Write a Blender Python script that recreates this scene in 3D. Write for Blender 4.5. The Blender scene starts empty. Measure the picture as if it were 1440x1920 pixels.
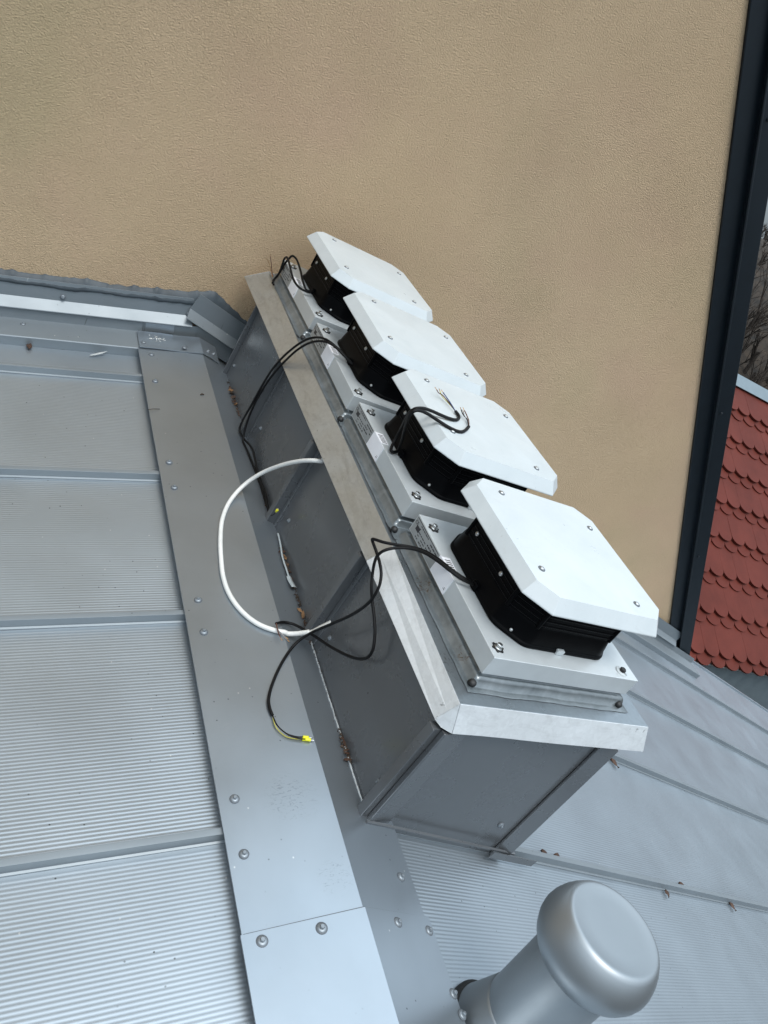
import bpy, bmesh, math, random
from mathutils import Vector, Matrix, noise
random.seed(7)
PI = math.pi
scene = bpy.context.scene
COL = scene.collection

# ------------------------------------------------------------------ helpers
class MB:
    """collects vertices and faces, then links them as ONE mesh object"""
    def __init__(s):
        s.v = []; s.f = []; s.mi = []; s.sm = []
    def add(s, verts, faces, mi=0, smooth=False):
        o = len(s.v)
        s.v += [tuple(p) for p in verts]
        for f in faces:
            s.f.append([i + o for i in f]); s.mi.append(mi); s.sm.append(smooth)
        return s
    def box(s, x0, x1, y0, y1, z0, z1, mi=0):
        v = [(x0,y0,z0),(x1,y0,z0),(x1,y1,z0),(x0,y1,z0),(x0,y0,z1),(x1,y0,z1),(x1,y1,z1),(x0,y1,z1)]
        return s.add(v, [(0,3,2,1),(4,5,6,7),(0,1,5,4),(1,2,6,5),(2,3,7,6),(3,0,4,7)], mi)
    def hexa(s, bottom, top, mi=0):
        """box between two quads"""
        return s.add(list(bottom)+list(top), [(0,3,2,1),(4,5,6,7),(0,1,5,4),(1,2,6,5),(2,3,7,6),(3,0,4,7)], mi)
    def prism(s, poly, z0, z1, mi=0, f=None, cap0=True):
        n = len(poly)
        v = [(x,y,z0) for x,y in poly] + [(x,y,z1) for x,y in poly]
        fs = [(i,(i+1)%n,(i+1)%n+n,i+n) for i in range(n)] + [tuple(range(n,2*n))]
        if cap0: fs.append(tuple(range(n-1,-1,-1)))
        if f: v = [f(*p) for p in v]
        return s.add(v, fs, mi)
    def loft(s, rings, mi=0, smooth=False, cap0=True, cap1=True):
        n = len(rings[0]); v = [p for r in rings for p in r]; fs = []
        for k in range(len(rings)-1):
            for i in range(n):
                a = k*n+i; b = k*n+(i+1)%n
                fs.append((a,b,b+n,a+n))
        if cap0: fs.append(tuple(range(n-1,-1,-1)))
        if cap1: fs.append(tuple(range((len(rings)-1)*n, len(rings)*n)))
        return s.add(v, fs, mi, smooth)
    def lathe(s, prof, seg=32, mi=0, smooth=True, c=(0,0,0), frame=None, cap0=True, cap1=True):
        rings = []
        for r, z in prof:
            ring = []
            for k in range(seg):
                a = 2*PI*k/seg
                p = Vector((r*math.cos(a), r*math.sin(a), z))
                if frame: p = frame @ p
                ring.append(tuple(p + Vector(c)))
            rings.append(ring)
        return s.loft(rings, mi, smooth, cap0, cap1)
    def sheet(s, grid, mi=0, smooth=False):
        """grid[r][c] of points"""
        R = len(grid); Cn = len(grid[0]); v = [p for r in grid for p in r]
        fs = [(i*Cn+j, i*Cn+j+1, (i+1)*Cn+j+1, (i+1)*Cn+j) for i in range(R-1) for j in range(Cn-1)]
        return s.add(v, fs, mi, smooth)
    def tube(s, pts, r, seg=10, mi=0, caps=True, sub=7, clamp=None):
        P = spline(pts, sub)
        if clamp: P = [clamp(p, r) for p in P]
        n = len(P); rings = []
        t = (P[1]-P[0]).normalized()
        up = Vector((0,0,1)) if abs(t.z) < .9 else Vector((1,0,0))
        nrm = (up - t*up.dot(t)).normalized()
        for i, p in enumerate(P):
            if i == 0: d = P[1]-P[0]
            elif i == n-1: d = P[-1]-P[-2]
            else: d = P[i+1]-P[i-1]
            if d.length < 1e-9: d = t
            t = d.normalized()
            nrm = (nrm - t*nrm.dot(t))
            nrm = nrm.normalized() if nrm.length > 1e-6 else t.orthogonal().normalized()
            bn = t.cross(nrm)
            rr = r(i/(n-1)) if callable(r) else r
            rings.append([tuple(p + nrm*rr*math.cos(2*PI*k/seg) + bn*rr*math.sin(2*PI*k/seg)) for k in range(seg)])
        return s.loft(rings, mi, True, caps, caps)
    def build(s, name, mats, parent=None, bevel=0, seg=2, loc=None, angle=35, local=False):
        """mats: material or list. vertices are world coordinates unless local=True"""
        me = bpy.data.meshes.new(name)
        v = s.v
        me.from_pydata(v, [], s.f)
        mats = mats if isinstance(mats, (list, tuple)) else [mats]
        for m in mats: me.materials.append(m)
        me.polygons.foreach_set('material_index', s.mi)
        me.polygons.foreach_set('use_smooth', s.sm)
        me.validate(); me.update()
        bm = bmesh.new(); bm.from_mesh(me)
        bmesh.ops.recalc_face_normals(bm, faces=bm.faces)
        bm.to_mesh(me); bm.free()
        o = bpy.data.objects.new(name, me); COL.objects.link(o)
        if parent is not None:
            o.parent = parent
            if not local:
                root = parent
                off = Vector((0,0,0))
                while root is not None:
                    off += root.location; root = root.parent
                o.location = -off
        if bevel:
            m = o.modifiers.new('edge', 'BEVEL'); m.width = bevel; m.segments = seg
            m.limit_method = 'ANGLE'; m.angle_limit = math.radians(angle); m.harden_normals = False
            me.polygons.foreach_set('use_smooth', [True]*len(me.polygons))
            w = o.modifiers.new('shade', 'WEIGHTED_NORMAL'); w.keep_sharp = True
        return o

def spline(pts, sub=7):
    P = [Vector(p) for p in pts]
    if len(P) < 3: 
        return [P[0].lerp(P[-1], k/4) for k in range(5)]
    out = []
    for i in range(len(P)-1):
        p0 = P[max(i-1,0)]; p1 = P[i]; p2 = P[i+1]; p3 = P[min(i+2,len(P)-1)]
        for k in range(sub):
            t = k/sub
            # centripetal-ish: plain Catmull-Rom with tension
            m1 = (p2-p0)*.5; m2 = (p3-p1)*.5
            L = (p2-p1).length
            if m1.length > 1.4*L: m1 = m1.normalized()*1.4*L
            if m2.length > 1.4*L: m2 = m2.normalized()*1.4*L
            a = 2*t**3-3*t**2+1; b = t**3-2*t**2+t; c = -2*t**3+3*t**2; d = t**3-t**2
            out.append(p1*a + m1*b + p2*c + m2*d)
    out.append(P[-1])
    return out

def smooth_path(pts, it=1):
    P = [Vector(p) for p in pts]
    for _ in range(it):
        P = [P[0]] + [P[i]*.5 + (P[i-1]+P[i+1])*.25 for i in range(1,len(P)-1)] + [P[-1]]
    return P

def empty(name, loc, label, cat, group=None, kind=None):
    o = bpy.data.objects.new(name, None); COL.objects.link(o)
    o.location = loc; o.empty_display_size = .1
    return tag(o, label, cat, group, kind)
def tag(o, label=None, cat=None, group=None, kind=None):
    if label: o['label'] = label
    if cat: o['category'] = cat
    if group: o['group'] = group
    if kind: o['kind'] = kind
    return o

# ------------------------------------------------------------------ materials
def newmat(name):
    m = bpy.data.materials.new(name); m.use_nodes = True
    nt = m.node_tree; b = nt.nodes['Principled BSDF']
    return m, nt, b
def coords(nt, scale=None, rot=None, kind='Object'):
    tc = nt.nodes.new('ShaderNodeTexCoord')
    if scale is None and rot is None: return tc.outputs[kind]
    mp = nt.nodes.new('ShaderNodeMapping')
    if scale is not None: mp.inputs['Scale'].default_value = scale
    if rot is not None: mp.inputs['Rotation'].default_value = rot
    nt.links.new(tc.outputs[kind], mp.inputs['Vector'])
    return mp.outputs['Vector']
def tnoise(nt, vec, scale, detail=4, rough=.55, dist=0):
    n = nt.nodes.new('ShaderNodeTexNoise')
    n.inputs['Scale'].default_value = scale; n.inputs['Detail'].default_value = detail
    n.inputs['Roughness'].default_value = rough; n.inputs['Distortion'].default_value = dist
    nt.links.new(vec, n.inputs['Vector'])
    return n.outputs['Fac']
def ramp(nt, fac, stops):
    r = nt.nodes.new('ShaderNodeValToRGB')
    e = r.color_ramp.elements
    while len(e) < len(stops): e.new(.5)
    for i, (p, c) in enumerate(stops):
        e[i].position = p
        e[i].color = (c, c, c, 1) if isinstance(c, (int, float)) else (*c, 1)
    nt.links.new(fac, r.inputs['Fac'])
    return r.outputs['Color']
def mix(nt, fac, a, b, mode='MIX'):
    m = nt.nodes.new('ShaderNodeMix'); m.data_type = 'RGBA'; m.blend_type = mode
    for sock, val in ((m.inputs[0], fac), (m.inputs[6], a), (m.inputs[7], b)):
        if isinstance(val, (int, float)): sock.default_value = val if sock == m.inputs[0] else (val,val,val,1)
        elif isinstance(val, tuple): sock.default_value = (*val, 1) if len(val) == 3 else val
        else: nt.links.new(val, sock)
    return m.outputs[2]
def bump(nt, b, h, strength=.3, dist=.01):
    n = nt.nodes.new('ShaderNodeBump'); n.inputs['Strength'].default_value = strength
    n.inputs['Distance'].default_value = dist
    nt.links.new(h, n.inputs['Height']); nt.links.new(n.outputs['Normal'], b.inputs['Normal'])

def steel(name, base, metallic, rough, dirt=.5, chalk=.35, specks=True, var=.12):
    """factory painted metallic sheet: faint mottling, chalky wipes, grit specks"""
    m, nt, b = newmat(name)
    v = coords(nt)
    lo = tuple(c*(1-var) for c in base); hi = tuple(c*(1+var) for c in base)
    col = ramp(nt, tnoise(nt, v, 3.1, 5, .6, .3), [(.3, lo), (.7, hi)])
    vs = coords(nt, (5, 26, 26))
    wipe = ramp(nt, tnoise(nt, vs, 1.0, 5, .65, 1.2), [(.6, 0.0), (.85, chalk)])
    gate = ramp(nt, tnoise(nt, v, 2.2, 3), [(.48, 0.0), (.65, 1.0)])
    col = mix(nt, mix(nt, 1.0, wipe, gate, 'MULTIPLY'), col, (.55,.56,.56))
    if specks:
        vo = nt.nodes.new('ShaderNodeTexVoronoi'); vo.voronoi_dimensions = '2D'; vo.inputs['Scale'].default_value = 21
        nt.links.new(v, vo.inputs['Vector'])
        dots = ramp(nt, vo.outputs['Distance'], [(.022, 1.0), (.038, 0.0)])
        sel = ramp(nt, vo.outputs['Color'], [(.55, 0.0), (.57, 1.0)])
        fac = mix(nt, 1.0, dots, sel, 'MULTIPLY')
        fac = mix(nt, 1.0, fac, ramp(nt, tnoise(nt, v, 4.2, 2), [(.44, 0.0), (.58, 1.0)]), 'MULTIPLY')
        col = mix(nt, mix(nt, 1.0, fac, dirt, 'MULTIPLY'), col, (.03,.03,.028))
        vo2 = nt.nodes.new('ShaderNodeTexVoronoi'); vo2.voronoi_dimensions = '2D'; vo2.inputs['Scale'].default_value = 9
        nt.links.new(coords(nt, (1.1,.9,1)), vo2.inputs['Vector'])
        d2 = ramp(nt, vo2.outputs['Distance'], [(.008, .7), (.018, 0.0)])
        s2 = ramp(nt, vo2.outputs['Color'], [(.62, 0.0), (.66, 1.0)])
        col = mix(nt, mix(nt, 1.0, d2, s2, 'MULTIPLY'), col, (.75,.76,.75))
    nt.links.new(col, b.inputs['Base Color'])
    b.inputs['Metallic'].default_value = metallic
    r = ramp(nt, tnoise(nt, v, 6, 5, .6), [(.25, rough-.04), (.75, rough+.05)])
    nt.links.new(r, b.inputs['Roughness'])
    bump(nt, b, tnoise(nt, v, 4, 1), .07, .004)
    return m

M = {}
M['roof'] = steel('roof_steel', (.385,.432,.470), .72, .37, chalk=.2, dirt=.85, var=.06)
M['cap'] = steel('ridge_steel', (.36,.405,.445), .80, .32, dirt=.6, chalk=.4, var=.07)
def smear(m, centre, size, col=(.16,.18,.185), sc=(70,150,70), amt=.5):
    nt = m.node_tree; b = nt.nodes['Principled BSDF']; old = b.inputs['Base Color'].links[0].from_socket
    v = coords(nt)
    d = nt.nodes.new('ShaderNodeVectorMath'); d.operation = 'DISTANCE'; d.inputs[1].default_value = centre
    nt.links.new(v, d.inputs[0])
    zone = ramp(nt, d.outputs['Value'], [(size*.45, 1.0), (size, 0.0)])
    st = ramp(nt, tnoise(nt, coords(nt, sc, (0,0,.6)), 1.0, 5, .7, 2.0), [(.54, 0.0), (.64, amt)])
    nt.links.new(mix(nt, mix(nt, 1.0, zone, st, 'MULTIPLY'), old, col), b.inputs['Base Color'])
smear(M['cap'], (-.068, .722, -.018), .055)
smear(M['cap'], (-.03, .57, -.008), .035)
M['curb'] = steel('curb_steel', (.182,.190,.198), .6, .27, specks=False, chalk=.06, var=.05)
M['flash'] = steel('flashing_steel', (.235,.265,.285), .45, .48, dirt=.5, chalk=.25, var=.07)
M['flue'] = steel('flue_steel', (.31,.338,.358), .80, .44, specks=False, chalk=.1, var=.05)

def galv(name, base, rough, grime=.5, streak=True):
    m, nt, b = newmat(name)
    v = coords(nt)
    vo = nt.nodes.new('ShaderNodeTexVoronoi'); vo.inputs['Scale'].default_value = 130
    nt.links.new(v, vo.inputs['Vector'])
    bw = nt.nodes.new('ShaderNodeRGBToBW'); nt.links.new(vo.outputs['Color'], bw.inputs[0])
    col = ramp(nt, bw.outputs[0], [(.2, tuple(c*.96 for c in base)), (.8, tuple(c*1.03 for c in base))])
    sm = ramp(nt, tnoise(nt, coords(nt, (9,9,40)), 1.3, 6, .7, .8), [(.5, 0.0), (.78, grime)])
    col = mix(nt, sm, col, (.24,.245,.24))
    sp = ramp(nt, tnoise(nt, v, 75, 3, .6), [(.66, 0.0), (.73, .7)])
    gate = ramp(nt, tnoise(nt, v, 4.5, 3), [(.5, 0.0), (.62, 1.0)])
    col = mix(nt, mix(nt, 1.0, sp, gate, 'MULTIPLY'), col, (.10,.105,.10))
    nt.links.new(col, b.inputs['Base Color'])
    b.inputs['Metallic'].default_value = .85
    r = ramp(nt, tnoise(nt, v, 9, 5, .65), [(.25, rough-.1), (.75, rough+.12)])
    nt.links.new(r, b.inputs['Roughness'])
    bump(nt, b, tnoise(nt, v, 7, 3), .35, .004)
    return m
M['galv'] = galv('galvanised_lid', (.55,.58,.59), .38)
M['galv_pale'] = galv('pale_zinc_lid', (.70,.73,.745), .45, .3)  # paler, less metallic zinc for the front and near-left skirt
M['galv_pale'].node_tree.nodes['Principled BSDF'].inputs['Metallic'].default_value = .3
def lidmat():
    """lid top: galvanised, with brown dried puddle stains"""
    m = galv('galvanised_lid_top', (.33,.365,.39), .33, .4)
    nt = m.node_tree; b = nt.nodes['Principled BSDF']
    old = b.inputs['Base Color'].links[0].from_socket
    v = coords(nt)
    st = ramp(nt, tnoise(nt, v, 26, 4, .6, .5), [(.60, 0.0), (.67, .8)])
    gate = ramp(nt, tnoise(nt, coords(nt, (3,1.1,1)), 3.0, 2), [(.56, 0.0), (.62, 1.0)])
    nt.links.new(mix(nt, mix(nt, 1.0, st, gate, 'MULTIPLY'), old, (.12,.095,.07)), b.inputs['Base Color'])
    return m
M['lid_top'] = lidmat()
for c_, s_ in (((.094,.795,.296),.020),((.097,.760,.296),.017),((.139,.975,.30),.03)): smear(M['lid_top'], c_, s_, (.085,.06,.04), (75,75,75), .9)
def foilmat():
    m, nt, b = newmat('sealing_membrane')
    v = coords(nt)
    col = ramp(nt, tnoise(nt, v, 22, 5, .6, .6), [(.3,(.10,.118,.126)),(.72,(.20,.222,.232))])
    nt.links.new(col, b.inputs['Base Color'])
    b.inputs['Metallic'].default_value = .35
    b.inputs['Roughness'].default_value = .28
    b.inputs['Coat Weight'].default_value = .5; b.inputs['Coat Roughness'].default_value = .1
    bump(nt, b, tnoise(nt, v, 30, 3, .5, 1.0), .2, .004)
    return m
M['foil'] = foilmat()
for c_, s_ in (((.118,.97,.30),.035),((.118,.99,.31),.03),((.128,.80,.315),.025)): smear(M['foil'], c_, s_, (.075,.05,.032), (70,60,60), .95)

def plain(name, col, rough, metallic=0, bscale=None, bstr=.2, var=.06, coat=0):
    m, nt, b = newmat(name)
    v = coords(nt)
    c = ramp(nt, tnoise(nt, v, 14, 4, .6), [(.3, tuple(x*(1-var) for x in col)), (.7, tuple(min(1,x*(1+var)) for x in col))])
    nt.links.new(c, b.inputs['Base Color'])
    b.inputs['Roughness'].default_value = rough; b.inputs['Metallic'].default_value = metallic
    b.inputs['Coat Weight'].default_value = coat
    if bscale: bump(nt, b, tnoise(nt, v, bscale, 3), bstr, .002)
    return m
def whitepaint():
    m, nt, b = newmat('white_powder_coat')
    oi = nt.nodes.new('ShaderNodeObjectInfo'); va = nt.nodes.new('ShaderNodeVectorMath'); va.operation = 'MULTIPLY_ADD'
    va.inputs[1].default_value = (1,1,1)
    nt.links.new(coords(nt), va.inputs[0])
    sc_ = nt.nodes.new('ShaderNodeVectorMath'); sc_.operation = 'SCALE'; sc_.inputs[0].default_value = (7,5,3)
    nt.links.new(oi.outputs['Random'], sc_.inputs['Scale']); nt.links.new(sc_.outputs[0], va.inputs[2])
    v = va.outputs[0]
    col = ramp(nt, tnoise(nt, v, 9, 5, .65, .5), [(.3,(.50,.54,.552)),(.7,(.555,.592,.602))])
    mp = nt.nodes.new('ShaderNodeMapping'); mp.inputs['Scale'].default_value = (14,60,30); mp.inputs['Rotation'].default_value = (0,0,.5)
    nt.links.new(v, mp.inputs['Vector'])
    sc = ramp(nt, tnoise(nt, mp.outputs[0], 1.0, 4, .7, 1.5), [(.60,0.0),(.76,.55)])
    dust = ramp(nt, tnoise(nt, v, 160, 2), [(.70,0.0),(.76,.5)])
    col = mix(nt, dust, col, (.40,.41,.40))
    col = mix(nt, sc, col, (.47,.49,.49))
    b.inputs['Specular IOR Level'].default_value = .35
    nt.links.new(col, b.inputs['Base Color'])
    r = ramp(nt, tnoise(nt, v, 11, 5, .6), [(.3,.27),(.7,.4)])
    nt.links.new(r, b.inputs['Roughness'])
    bump(nt, b, tnoise(nt, v, 230, 2), .06, .001)
    return m
M['white'] = whitepaint()
M['box'] = plain('grey_white_box_paint', (.58,.615,.625), .36, .25, 300, .06)
M['black'] = plain('black_plastic', (.0028,.003,.0036), .38, 0, 60, .1)
M['black'].node_tree.nodes['Principled BSDF'].inputs['Specular IOR Level'].default_value = .06
M['cable'] = plain('black_cable_rubber', (.0035,.0035,.004), .55, 0)
M['cable'].node_tree.nodes['Principled BSDF'].inputs['Specular IOR Level'].default_value = .25
M['white_cable'] = plain('white_cable_sheath', (.74,.74,.71), .4, 0, 25, .2, .08)
M['bolt'] = plain('zinc_bolt', (.55,.56,.55), .3, .95)
M['screw'] = plain('screw_steel', (.27,.30,.325), .42, .6)
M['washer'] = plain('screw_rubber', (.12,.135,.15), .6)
M['rubber'] = plain('black_rubber', (.012,.012,.012), .55, 0, 90, .5)
M['yellow'] = plain('yellow_ferrule', (.80,.78,.02), .4)
M['brass'] = plain('copper_strand', (.45,.25,.10), .4, .7)
M['yg'] = plain('yellow_green_wire', (.50,.45,.06), .45)
M['brown'] = plain('brown_wire', (.10,.035,.018), .45)
M['blue'] = plain('blue_wire', (.02,.05,.14), .45)
M['greyw'] = plain('grey_wire', (.22,.21,.21), .45)
M['plate_label'] = plain('rating_label', (.36,.38,.385), .4, .3)
M['sticker'] = plain('white_sticker', (.88,.89,.93), .45)
M['ink'] = plain('black_ink', (.03,.03,.035), .5)
M['sealant'] = plain('grey_sealant', (.045,.058,.068), .55, 0, 45, .7, .25)
M['bead'] = plain('pale_sealant_bead', (.42,.44,.44), .5, 0, 120, .6, .3)
M['trim'] = plain('dark_trim_paint', (.006,.0105,.0150), .40, 0, 12, .1, .1)
M['trim'].node_tree.nodes['Principled BSDF'].inputs['Specular IOR Level'].default_value = .3
M['leaf'] = plain('dry_leaf', (.06,.03,.018), .75, 0, 60, .6, .35)
M['tanleaf'] = plain('tan_leaf', (.20,.11,.05), .8, 0, 60, .6, .35)
M['strip'] = plain('grey_plastic_strip', (.38,.42,.43), .4, 0, 40, .3)
M['dirt'] = plain('leaf_mould', (.055,.04,.028), .9, 0, 90, .9, .5)
M['grit'] = plain('pale_grit', (.30,.30,.28), .8)
M['drop'] = plain('bird_dropping', (.66,.67,.64), .7, 0, 150, .6, .15)

def stucco():
    m, nt, b = newmat('tan_stucco')
    v = coords(nt)
    base = ramp(nt, tnoise(nt, v, .9, 4, .55, .4), [(.3,(.595,.432,.272)),(.7,(.65,.482,.312))])
    # old pinkish and olive blotches of the render coat
    pk = ramp(nt, tnoise(nt, coords(nt,(1,1,1.3)), 1.4, 3), [(.5,0.0),(.78,.6)])
    base = mix(nt, pk, base, (.61,.405,.287))
    ol = ramp(nt, tnoise(nt, coords(nt,(1.2,1,.9)), 1.1, 3), [(.55,0.0),(.75,.6)])
    base = mix(nt, ol, base, (.52,.415,.25))
    # trowelled grain: ripples elongated along one diagonal
    vg = coords(nt, (195, 120, 270), (0, .42, 0))
    g1 = tnoise(nt, vg, 1.0, 3, .55, .5)
    g2 = tnoise(nt, v, 260, 3, .6)
    g = mix(nt, .25, g1, g2)
    h = ramp(nt, g, [(.32,0.0),(.68,1.0)])
    fleck = ramp(nt, g, [(.3,.86),(.5,1.0),(.72,1.06)])
    base = mix(nt, 1.0, base, fleck, 'MULTIPLY')
    nt.links.new(base, b.inputs['Base Color'])
    b.inputs['Roughness'].default_value = .95
    b.inputs['Specular IOR Level'].default_value = .15
    soft = ramp(nt, tnoise(nt, v, 2.2, 3), [(.3,.7),(.7,1.0)])
    h = mix(nt, 1.0, h, soft, 'MULTIPLY')
    bump(nt, b, h, 1.0, .005)
    return m
M['stucco'] = stucco()
def redtile():
    m, nt, b = newmat('red_tile_paint')
    v = coords(nt)
    col = ramp(nt, tnoise(nt, v, 2.5, 6, .65), [(.3,(.088,.020,.014)),(.7,(.128,.029,.020))])
    nt.links.new(col, b.inputs['Base Color']); b.inputs['Roughness'].default_value = .6; b.inputs['Specular IOR Level'].default_value = .1
    bump(nt, b, tnoise(nt, v, 300, 2), .1, .002)
    return m
M['red'] = redtile()
def groundmat(name, c1, c2, sc):
    m, nt, b = newmat(name)
    v = coords(nt)
    col = ramp(nt, tnoise(nt, v, sc, 8, .65), [(.35,c1),(.65,c2)])
    nt.links.new(col, b.inputs['Base Color']); b.inputs['Roughness'].default_value = 1
    return m
M['clad'] = plain('blue_grey_cladding', (.17,.215,.24), .5, .2)
M['ground'] = groundmat('winter_ground', (.045,.038,.022), (.085,.072,.04), .6)
M['hill'] = groundmat('leaf_litter_hill', (.010,.008,.006), (.040,.028,.018), 1.6)
M['bark'] = groundmat('grey_brown_bark', (.018,.014,.011), (.042,.033,.026), 3)
M['twig'] = groundmat('brown_twigs', (.016,.012,.009), (.036,.027,.02), 1.2)
# ------------------------------------------------------------------ camera, sky and sun
cam = bpy.data.cameras.new('camera'); co = bpy.data.objects.new('camera', cam); COL.objects.link(co)
R0 = Vector((.80990, -.30452, .50133)); R1 = Vector((.21845, -.63662, -.73959)); R2 = Vector((.54438, .70851, -.44908))
mw = Matrix(((R0.x,-R1.x,-R2.x,-.807),(R0.y,-R1.y,-R2.y,0),(R0.z,-R1.z,-R2.z,1.06),(0,0,0,1)))
co.matrix_world = mw
cam.sensor_fit = 'HORIZONTAL'; cam.sensor_width = 36; cam.lens = 36*1500.6/1440
cam.clip_start = .02; cam.clip_end = 2000
scene.camera = co

SUN_EL, SUN_AZ = 71, 205            # azimuth measured from +Y (the wall's side) towards +X
world = bpy.data.worlds.new('World'); scene.world = world; world.use_nodes = True
nt = world.node_tree; bg = nt.nodes['Background']
sky = nt.nodes.new('ShaderNodeTexSky'); sky.sky_type = 'NISHITA'; sky.sun_disc = False
sky.sun_elevation = math.radians(SUN_EL); sky.sun_rotation = math.radians(SUN_AZ)
sky.air_density = 1.0; sky.dust_density = 4.0; sky.ozone_density = 1.0; sky.altitude = 100
# thin overcast: the blue of the clear sky is half veiled by bright grey cloud
tc = nt.nodes.new('ShaderNodeTexCoord')
cl = ramp(nt, tnoise(nt, tc.outputs['Generated'], 1.7, 5, .55, .4), [(.32,(8.0,9.6,10.9)),(.68,(11.4,12.9,14.1))])
# overcast luminance: the zenith about three times as bright as the horizon
sx = nt.nodes.new('ShaderNodeSeparateXYZ'); nt.links.new(tc.outputs['Generated'], sx.inputs[0])
gr = ramp(nt, sx.outputs['Z'], [(0.0, .12), (.26, .27), (.55, .72), (.8, .98), (1.0, 1.05)])
cl = mix(nt, 1.0, cl, gr, 'MULTIPLY')
sk = mix(nt, .86, sky.outputs[0], cl)
nt.links.new(sk, bg.inputs['Color']); bg.inputs['Strength'].default_value = .115
sun = bpy.data.lights.new('sun', 'SUN'); so = bpy.data.objects.new('sun', sun); COL.objects.link(so)
sun.energy = 1.0; sun.angle = math.radians(24); sun.color = (1, .96, .91)
el, az = math.radians(SUN_EL), math.radians(SUN_AZ)
d = Vector((math.sin(az)*math.cos(el), math.cos(az)*math.cos(el), math.sin(el)))
so.rotation_euler = d.to_track_quat('Z', 'Y').to_euler(); so.location = d*20
scene.view_settings.view_transform = 'Standard'; scene.view_settings.look = 'None'
scene.view_settings.gamma = 1; scene.view_settings.exposure = 0.7
scene.render.engine = 'CYCLES'
scene.cycles.max_bounces = 8

# ------------------------------------------------------------------ roof geometry
AL, AR = math.radians(15.2), math.radians(14.34)
nL = Vector((-math.sin(AL), 0, math.cos(AL))); nR = Vector((math.sin(AR), 0, math.cos(AR)))
def Lp(x, y, o=0): return Vector((x, y, math.tan(AL)*x)) + nL*o          # left slope, x < 0
def Rp(x, y, o=0): return Vector((x, y, -math.tan(AR)*x)) + nR*o         # right slope, x > 0
def on(x, y, o=0): return Lp(x, y, o) if x < 0 else Rp(x, y, o)
PAN = -.03                                                              # panels lie 3 cm under the ridge cap

def screw_mb(mb, p, n, s=1.0):
    """roofing screw: rubber washer, steel washer, domed hex head"""
    fr = n.to_track_quat('Z', 'Y').to_matrix()
    mb.lathe([(.0085*s,0),(.0088*s,.0012*s),(.0078*s,.0026*s)], 20, 1, True, p, fr, False, True)
    mb.lathe([(.0068*s,.0026*s),(.0062*s,.0036*s),(.0042*s,.0042*s)], 20, 0, True, p, fr, False, True)
    mb.lathe([(.0036*s,.0042*s),(.0036*s,.0072*s),(.0028*s,.0082*s)], 6, 0, False, p, fr, False, True)
    return mb
def screw(parent, p, n, s=1.0):
    return screw_mb(MB(), Vector(p), Vector(n).normalized(), s).build('screw', [M['screw'], M['washer']], parent)

roof = empty('metal_roof', (0, 1.2, 0), 'grey standing-seam metal roof with a ridge in front of the tan wall', 'roof')

# micro-profiled panels between the seams
PITCH = .0072
def panel(side, y0, y1, xs, amp, name='roof_panel'):
    m0, m1 = y0+.018, y1-.006
    ys = [y0, y0+.012]
    n = int((m1-m0)/PITCH)
    p = (m1-m0)/max(n,1)
    prof = [(y, 0.0) for y in ys]
    if amp > 0:
        for k in range(n):
            for q in range(6):
                t = q/6
                prof.append((m0+(k+t)*p, amp*(1-math.cos(2*PI*t))*.5))
    prof += [(m1, 0.0), (y1-.003, 0.0), (y1, 0.0)]
    P = Lp if side < 0 else Rp
    g = []
    for y, h in prof:
        row = []
        for x in xs:
            w = (.0011 if side < 0 else .0006)*noise.noise(Vector((x*2.3, y*5.1, 3.7*side)))          # slight oil-canning
            row.append(tuple(P(x, y, PAN+h+w)))
        g.append(row)
    mb = MB(); mb.sheet(g, 0, amp == 0 or True)
    return mb.build(name, M['roof'], roof)
XL = [-.10-.16*k for k in range(20)]
XR = [.08+.2*k for k in range(8)] + [1.7+.35*k for k in range(18)]
RL = [-.31, .184, .674, 1.173, 1.659, 2.137]          # seam positions, left slope
RR = [-.30, .20, .690, 1.170, 1.663, 2.125]           # right slope
for i in range(len(RL)-1): panel(-1, RL[i], RL[i+1], XL, (.00024, .00028, .00045, .00065, .0006)[i])
panel(-1, RL[-1], 2.33, XL, 0)
for i in range(len(RR)-1): panel(1, RR[i], RR[i+1], XR, (.0005, .0005, .0005, 0, 0)[i])
panel(1, RR[-1], 2.53, XR, 0)

def seam(side, y, x0, x1, h=.022):
    P = Lp if side < 0 else Rp
    sec = [(-.001,0),(-.001,.0025),(.0035,.0035),(.0045,h-.001),(.004,h),(.0165,h+.0006),(.0165,0)]
    rings = [[tuple(P(x, y+a, PAN+b)) for a, b in sec] for x in (x0, x1)]
    return MB().loft(rings).build('standing_seam', M['flash'], roof, .0008, 1)
for y in RL: seam(-1, y, -.14, -3.3)
for y in RR: seam(1, y, .115, 8.0)

# ridge cap in two lapped lengths, plus the end flap by the wall
def cap_piece(y0, y1, lift, xl=-.190, xr=.152, skew=0, th=.0012):
    ys = [y0 + (y1-y0)*k/12 for k in range(13)]
    rings = []
    for i, y in enumerate(ys):
        def pt(x, o, yy):
            e = 0
            if i == 0: e = skew*abs(x)
            if i == 12: e = skew*abs(x)
            w = .0010*noise.noise(Vector((x*6, yy*3, 1.3)))*min(1, abs(x)*8)
            return tuple(on(x, yy-e, o+w+lift))
        sec = [(xl+.0004,-.005),(xl,0),(xl*.6,0),(0,0),(xr*.6,0),(xr,0),(xr-.0004,-.005)]
        top = [pt(x, o+th, y) for x, o in sec]
        bot = [pt(x, o, y) for x, o in reversed(sec)]
        rings.append(top+bot)
    return MB().loft(rings, 0, False)
capN = cap_piece(-.9, .513, .0042, skew=.03, xl=-.193, xr=.155).build('ridge_cap', M['cap'], roof)
capF = cap_piece(.49, 2.30, 0, xr=.15).build('ridge_cap', M['cap'], roof)
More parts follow.
